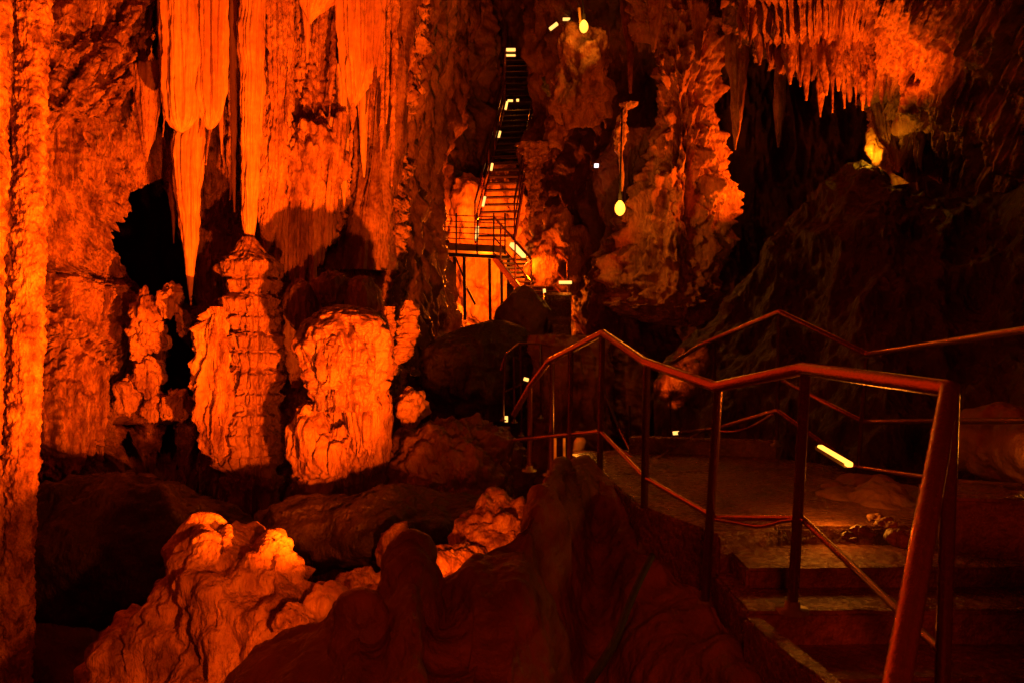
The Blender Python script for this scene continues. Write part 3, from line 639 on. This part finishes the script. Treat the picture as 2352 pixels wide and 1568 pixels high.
struct(slab('landing', [(1.30, 3.75), (2.45, 3.75), (2.2, 4.6), (2.35, 5.6), (1.95, 6.1), (0.9, 6.5), (0.45, 6.2), (0.62, 5.25), (0.70, 4.25), (0.96, 3.60)], -.90, 1.0, M_conc))
st = thing('stone_steps', P(1870, 1450, 3.0), 'wet concrete steps rising to the landing, lit yellow by the tube lamp', 'steps')
def to_root(o, root):
    o.parent = root
    me = o.data
    n = len(me.vertices); a = np.empty(n * 3, np.float32); me.vertices.foreach_get('co', a)
    a = a.reshape(-1, 3) - np.array(root.location, np.float32); me.vertices.foreach_set('co', a.ravel()); me.update()
    return o
for (y0, y1, z, xl, xr) in ((3.36, 3.95, -.985, 1.02, 2.42), (3.06, 3.6, -1.07, .93, 2.38), (2.74, 3.3, -1.20, .96, 2.3), (2.4, 3.0, -1.34, .98, 2.3), (2.0, 2.7, -1.48, 1.0, 2.3), (0.4, 2.3, -1.62, .3, 2.3)):
    to_root(slab('step', [(xl, y0), (xr, y0 + .02), (xr, y1), (xl, y1)], z, .8, M_conc), st)
struct(slab('kerb_far', [(.95, 6.30), (2.05, 6.0), (2.1, 6.14), (1.0, 6.45)], -.78, .5, M_conc))
o = slab('low_wall', [(2.02, 3.55), (3.4, 3.2), (4.6, 3.1), (4.6, 3.4), (3.4, 3.55), (2.1, 4.0)], -.72, 1.6, M_conc); tag(o, 'low concrete wall under the outer handrail at the right edge', 'wall')
o = slab('low_wall', [(1.02, 2.1), (1.10, 2.1), (.98, 3.02), (.90, 3.02)], -1.075, 1.2, M_conc); tag(o, 'slanting concrete side wall left of the nearest step', 'wall')
# rubble right of the landing
for i, (u, v, Y, r) in enumerate([(1985, 1222, 3.5, 34), (2035, 1205, 3.55, 30), (1955, 1235, 3.4, 22), (2070, 1235, 3.4, 36), (2010, 1190, 3.7, 24)]):
    o = blob('rubble_stone', u, v, Y, r * .8, r * .4, .05, M_dark, 30, 40, lump=.03, lf=9, rough=.01, rf=30, off=i * 3.)
    tag(o, 'small broken stone in the rubble beside the lit landing, under the tube lamp', 'stone', 'rubble beside the landing')
tag(blob('boulder', 1990, 1150, 4.6, 130, 50, .5, M_clay, 80, 120, lump=.14, lf=2, rough=.03, rf=8), 'dim rock bank right of the landing carrying the tube lamp', 'boulder')

# ------------------------------------------------------------------ railings
def dens(pts):
    out = []                                    # short extra points beside each bend keep the tube round there
    for i, p in enumerate(pts):
        p = np.array(p)
        if 0 < i < len(pts) - 1:
            a, c = np.array(pts[i - 1]), np.array(pts[i + 1]); e = .02
            out += [p + (a - p) / np.linalg.norm(a - p) * e, p, p + (c - p) / np.linalg.norm(c - p) * e]
        else: out.append(p)
    return out
def railing(label, top, mid, posts, hw=.05, hh=.075, mw=.028, pw=.042, grp='handrails along the walkway', toe=None):
    root = thing('railing', P(*posts[0][1]), label, 'railing', grp)
    b = MB()
    b.tube(dens([P(*q) for q in top]), hh * .35, 16)
    b.build('handrail', M_rail, root, True)
    for seg in mid:
        b = MB()
        b.tube(dens([P(*q) for q in seg]), mw * .5, 12)
        b.build('middle_rail', M_rail, root, True)
    for (a, c) in posts:
        o = MB().tube([P(*a), P(*c)], pw * .5, 14).build('post', M_rail, root, True)
        q = np.array(P(*c)); n_ = root.name
        g = MB().tube([q - (0, 0, .004), q + (0, 0, .010), q + (0, 0, .012), q + (0, 0, .04), q + (0, 0, .042)], [pw * 1.5, pw * 1.5, pw * .75, pw * .7, pw * .52], 16).build('flange', M_steel, root, True); g.parent = o
    return root
inner_top = [(2030, 1800, 1.28), (2060, 1568, 1.45), (2182, 893, 2.2), (1845, 846, 3.1), (1645, 888, 3.58), (1484, 832, 4.25), (1385, 765, 5.3), (1262, 828, 6.3), (1218, 885, 6.6), (1180, 952, 6.8)]
railing('near handrail zigzagging from the bottom right corner past the steps to the left',
        inner_top, [[(2168, 1500, 2.2), (1843, 1190, 3.1), (1640, 1187, 3.58), (1482, 1096, 4.25), (1380, 990, 5.3), (1255, 1002, 6.3), (1180, 1010, 6.8)]],
        [((2186, 905, 2.2), (2160, 1700, 2.2)), ((1850, 860, 3.1), (1820, 1402, 3.08)), ((1650, 895, 3.58), (1618, 1398, 3.58)), ((1486, 840, 4.25), (1478, 1262, 4.25)),
         ((1383, 775, 5.3), (1377, 1115, 5.3)), ((1311, 805, 5.8), (1308, 1110, 5.8)), ((1268, 835, 6.3), (1265, 1090, 6.3)), ((1218, 885, 6.6), (1216, 1080, 6.6))])
railing('far handrail beyond the landing, peaked behind the near one and rising to the right edge',
        [(2520, 715, 3.3), (2352, 758, 3.7), (1992, 813, 5.4), (1790, 716, 5.9), (1610, 792, 6.8), (1545, 832, 7.4)],
        [[(2520, 965, 3.3), (1982, 968, 5.4), (1790, 870, 5.9)], [(2352, 1118, 3.7), (2200, 1106, 4.3), (1965, 1072, 5.4), (1785, 942, 5.9), (1640, 985, 6.7), (1560, 994, 7.3)]],
        [((1990, 822, 5.4), (1966, 1145, 5.35)), ((1789, 725, 5.9), (1784, 1022, 5.9)), ((1640, 790, 6.7), (1640, 1040, 6.7)), ((2190, 975, 4.3), (2188, 1110, 4.3))], hw=.045, hh=.055, mw=.035, pw=.03)
railing('thin distant handrail at the left end of the walkway, beside the small lamps',
        [(1150, 850, 8.6), (1162, 812, 8.6), (1192, 788, 9.0), (1240, 790, 9.6), (1290, 800, 10)], [[(1160, 900, 8.6), (1200, 880, 9.0)]],
        [((1160, 815, 8.6), (1156, 965, 8.6)), ((1195, 790, 9.0), (1198, 1000, 9.0)), ((1242, 790, 9.6), (1242, 960, 9.6)), ((1180, 820, 8.8), (1182, 970, 8.8))], hw=.03, hh=.03, mw=.02, pw=.025)
railing('distant handrail crossing behind the peaked corner of the near handrail',
        [(1385, 890, 6.6), (1420, 980, 6.9), (1470, 1080, 6.4)], [[(1395, 1010, 6.6), (1480, 1070, 5.8), (1620, 985, 6.6)]],
        [((1540, 905, 6.9), (1538, 1030, 6.9)), ((1446, 930, 7.2), (1447, 1040, 7.2))], hw=.03, hh=.03, mw=.02, pw=.02)

# cables
def cable(label, pts, r, mat=M_black):
    q = cr(np.array([P(*p) for p in pts]), 40)
    o = MB().tube(q, r, 8).build('cable', mat, smooth=True)
    return tag(o, label, 'cable')
cable('black cable hanging in a curve over the dark rock below the near handrail', [(1498, 1275, 3.30), (1470, 1330, 3.1), (1440, 1400, 2.85), (1408, 1480, 2.55), (1350, 1570, 2.25), (1300, 1660, 2.1)], .015)
cable('loose cable draped along the middle rail of the far handrail', [(1640, 990, 6.6), (1690, 990, 6.4), (1735, 975, 6.1), (1775, 950, 5.85)], .012, M_rail)
cable('cable bundle tied along the near middle rail between two posts', [(1640, 1192, 3.52), (1690, 1200, 3.42), (1745, 1208, 3.3), (1800, 1196, 3.18), (1843, 1192, 3.06)], .008, M_rail)

# ------------------------------------------------------------------ lamps
def tube_lamp(label, a, b, w=.04, mat=M_tube, grp=None, nm='tube_lamp', cat='lamp'):
    A, B = np.array(P(*a)), np.array(P(*b))
    root = thing(nm, tuple((A + B) / 2), label, cat, grp)
    off = np.array([0, .6 * w, -.2 * w])
    MB().prism(A + off * 1.4, B + off * 1.4, w * 1.2, w * .7).build('housing', M_steel, root)
    MB().prism(A, B, w, w * .8).build('diffuser', mat, root)
    return root
tube_lamp('glowing yellow tube lamp lying on the rock bank beside the landing', (1884, 1026, 4.4), (1952, 1066, 4.0), .032)
point('side_lamp_light', P(2440, 1085, 3.9), 4.0, AMBER, .05)
point('tube_lamp_light', P(1905, 1085, 3.95), 1.2, AMBER, .05)
point('tube_lamp_light', P(1905, 1135, 3.75), 5.0, AMBER, .05)
G = 'led strips marking the edges of the steel stairs'
for lb, a, b, w in [
    ('led strip at the foot of the upper steel stairs', (1094, 552, 18), (1097, 520, 18), .07), ('second led strip up the left side of the upper stairs', (1109, 474, 19), (1114, 452, 19), .06),
    ('third led strip up the left side of the upper stairs', (1128, 392, 20.4), (1131, 376, 20.4), .06), ('fourth led strip up the left side of the upper stairs', (1145, 318, 22), (1149, 302, 22), .06),
    ('bent led strip end beside the lit treads near the top of the stairs', (1161, 252, 23), (1165, 234, 23), .06), ('short led strip above the lit treads, left piece', (1166, 232, 23.2), (1178, 232, 23.2), .07),
    ('short led strip above the lit treads, right piece', (1186, 231, 23.2), (1192, 231, 23.2), .08), ('upper bar of the led frame on the top landing', (1163, 115, 25), (1184, 115, 25), .10),
    ('lower bar of the led frame on the top landing', (1163, 128, 25), (1184, 128, 25), .07), ('slanted led lamp high on the roof left of the top lamp', (1263, 68, 18), (1280, 55, 18), .09),
    ('level led lamp just left of the top lamp', (1293, 45, 18), (1311, 45, 18), .07), ('bright led lamp on the platform corner at the head of the lower flight', (1176, 562, 17.4), (1204, 588, 17.0), .12),
    ('small upright led lamp at the foot of the lower flight', (1250, 664, 14.6), (1252, 684, 14.6), .05), ('wide led lamp at the head of the far concrete steps', (1284, 649, 14.6), (1313, 649, 14.6), .07),
    ('small lamp left of the far rock pillar', (1203, 869, 9.6), (1214, 872, 9.6), .05), ('small upright lamp at the left end of the walkway', (1163, 955, 8.6), (1163, 968, 8.6), .035),
    ('small lamp beyond the far handrail in the middle', (1546, 994, 7.6), (1560, 993, 7.6), .04)]:
    tube_lamp(lb, a, b, w, M_led, G if 'stairs' in lb else 'small lamps along the walkway', nm='led_lamp')
point('platform_led_light', P(1200, 600, 16.6), 9, AMBER, .05)
point('step_led_light', P(1298, 662, 14.2), 4, AMBER, .05)
point('tread_led_light', P(1178, 238, 22.8), 4, AMBER, .05)
point('top_led_light', P(1175, 122, 24.4), 6, ORANGE, .05)
def bulb_lamp(label, u, v, Y, r, cord, power, sq=1.4):
    root = thing('hanging_lamp', P(u, v, Y), label, 'lamp')
    c = np.array(P(u, v, Y))
    pts = [c + np.array([0, 0, r * sq * k]) for k in (-1, -.8, -.4, 0, .4, .8, 1)]
    MB().tube(pts, [r * .1, r * .6, r * .93, r, r * .9, r * .55, r * .3], 16).build('bulb', M_bulb, root, True)
    MB().tube([c + np.array([0, 0, r * sq]), c + np.array([0, 0, r * sq + r * 1.3])], r * .4, 10).build('socket', M_black, root, True)
    MB().tube([c + np.array([0, 0, r * sq + r]), np.array(P(*cord))], .012, 6).build('cord', M_black, root)
    l = point('lamp_light', tuple(c + np.array([-.03, -.28, .12])), power, AMBER, r)
    return root
bulb_lamp('glowing hanging lamp on a cord in the centre right of the shaft', 1424, 479, 10.2, .07, (1429, 250, 10.9), 30)
bulb_lamp('bright lamp near the top edge above the reddish hanging boulder', 1341, 62, 14.6, .085, (1332, -80, 15), 22)
o = MB().prism(P(1330, 20, 14.8), P(1334, 62, 14.7), .05, .05).build('lamp_bracket', M_pipe); tag(o, 'upright lit bracket holding the bright top lamp', 'bracket')
o = MB().box(P(1370, 381, 11.5), (.06, .05, .05)).build('indicator_light', M_white); tag(o, 'tiny white indicator light left above the hanging lamp', 'light')
# lit concrete beside a hidden lamp under the far walkway
o = form('pipe_stub', 'orange lit slanted concrete stub under the far walkway', 'post', [(1004, 1326, 1340), (1012, 1320, 1346), (1030, 1318, 1340), (1052, 1316, 1332)], 7.0, M_pale, m=30, n=30, lump=.02, flute=0, rough=.005)
point('walkway_lamp_light', P(1318, 1000, 6.6), 2.2, AMBER, .03)
for u in (1275, 1296):
    o = MB().prism(P(u, 1005, 6.9), P(u, 1055, 6.9), .025, .025).build('short_post', M_pipe); tag(o, 'short yellow-lit post under the far walkway rail', 'post', 'short lit posts under the walkway')
o = slab('kerb', [(.55, 6.5), (1.0, 6.45), (1.0, 6.7), (.5, 6.8)], -.95, .6, M_conc); o.name = 'kerb_block'; tag(o, 'concrete block at the end of the landing below the handrail peak', 'block')

# ------------------------------------------------------------------ steel platform and stairs
pl = thing('steel_platform', P(1090, 740, 18), 'steel platform on thin legs in the lit hollow, with wire-fenced edge', 'platform')
MB().prism(P(1016, 572, 18), P(1162, 580, 18), 1.2, .16).build('deck', M_tread, pl)
MB().prism(P(1014, 584, 17.4), P(1164, 592, 17.4), .06, .08).build('edge_beam', M_black, pl)
for (u, v2, Y) in ((1044, 725, 17.5), (1066, 735, 17.5), (1124, 742, 18.3), (1151, 735, 18.3), (1167, 712, 17.5)):
    MB().prism(P(u, 586, Y), P(u + 2, v2, Y), .07, .07).build('leg', M_black, pl)
MB().prism(P(1066, 640, 17.6), P(1044, 586, 17.6), .04, .04).build('brace', M_black, pl)
MB().prism(P(1066, 650, 17.7), P(1092, 700, 17.7), .14, .05).build('brace', M_black, pl)
fr = MB()
for v in (494, 508, 521, 534, 547, 560): fr.prism(P(1018 + (v - 494) * -.1, v, 17.4), P(1162, v + 6, 17.4), .022, .022)
fr.build('fence_wires', M_rail, pl)
for u in (1022, 1048, 1096, 1134, 1160): MB().prism(P(u, 490, 17.4), P(u, 585, 17.4), .035, .035).build('fence_post', M_black, pl)
tag(MB().box(P(1172, 672, 17.2), (.16, .1, .36)).build('electrical_box', M_black), 'dark electrical box hanging beside the platform legs', 'box')

def flight(label, a, b, w, n, rail_h=.9, tread=M_tread, sides=(1, 1), grp='steel stair flights'):
    A, B = np.array(P(*a)), np.array(P(*b)); root = thing('steel_stairs', tuple(A), label, 'stairs', grp)
    d = B - A; hd = np.array([d[0], d[1], 0]); hd /= np.linalg.norm(hd); sx = np.array([hd[1], -hd[0], 0])
    for i in range(n):
        c = A + d * (i + .5) / n
        MB().prism(c - sx * w / 2, c + sx * w / 2, .24, .035).build('tread', tread, root)
    for s, on in zip((-1, 1), sides):
        MB().prism(A + sx * s * w / 2, B + sx * s * w / 2, .04, .18).build('stringer', M_rail, root)
        if on:
            MB().prism(A + sx * s * w / 2 + (0, 0, rail_h), B + sx * s * w / 2 + (0, 0, rail_h), .045, .045).build('handrail', M_rail, root)
            MB().prism(A + sx * s * w / 2 + (0, 0, rail_h * .5), B + sx * s * w / 2 + (0, 0, rail_h * .5), .03, .03).build('middle_rail', M_rail, root)
            for k in range(0, n + 1, 4):
                q = A + d * k / n + sx * s * w / 2
                MB().prism(q, q + (0, 0, rail_h), .035, .035).build('post', M_rail, root)
    return root
flight('upper flight of steel stairs climbing the dark shaft from the platform', (1136, 552, 18.4), (1196, 250, 23.4), .95, 20)
flight('topmost short flight of steel stairs under the led frame', (1192, 245, 23.8), (1196, 135, 25.6), .95, 8)
flight('lower flight of steel stairs slanting from the platform down to the right', (1262, 700, 15.6), (1172, 592, 17.6), .8, 10)
st2 = thing('concrete_steps', P(1285, 770, 11.6), 'narrow far concrete steps in shadow below the wide led lamp', 'steps')
for (v, Y, u0, u1) in ((765, 11.6, 1252, 1296), (744, 12.1, 1270, 1308), (727, 12.6, 1258, 1312), (706, 13.2, 1256, 1306), (690, 13.8, 1250, 1312), (672, 14.2, 1250, 1312)):
    a, b = P(u0, v, Y), P(u1, v, Y)
    MB().box(((a[0] + b[0]) / 2, Y + .3, a[2] - .5), (b[0] - a[0], .62, 1.0)).build('step', M_conc, st2)
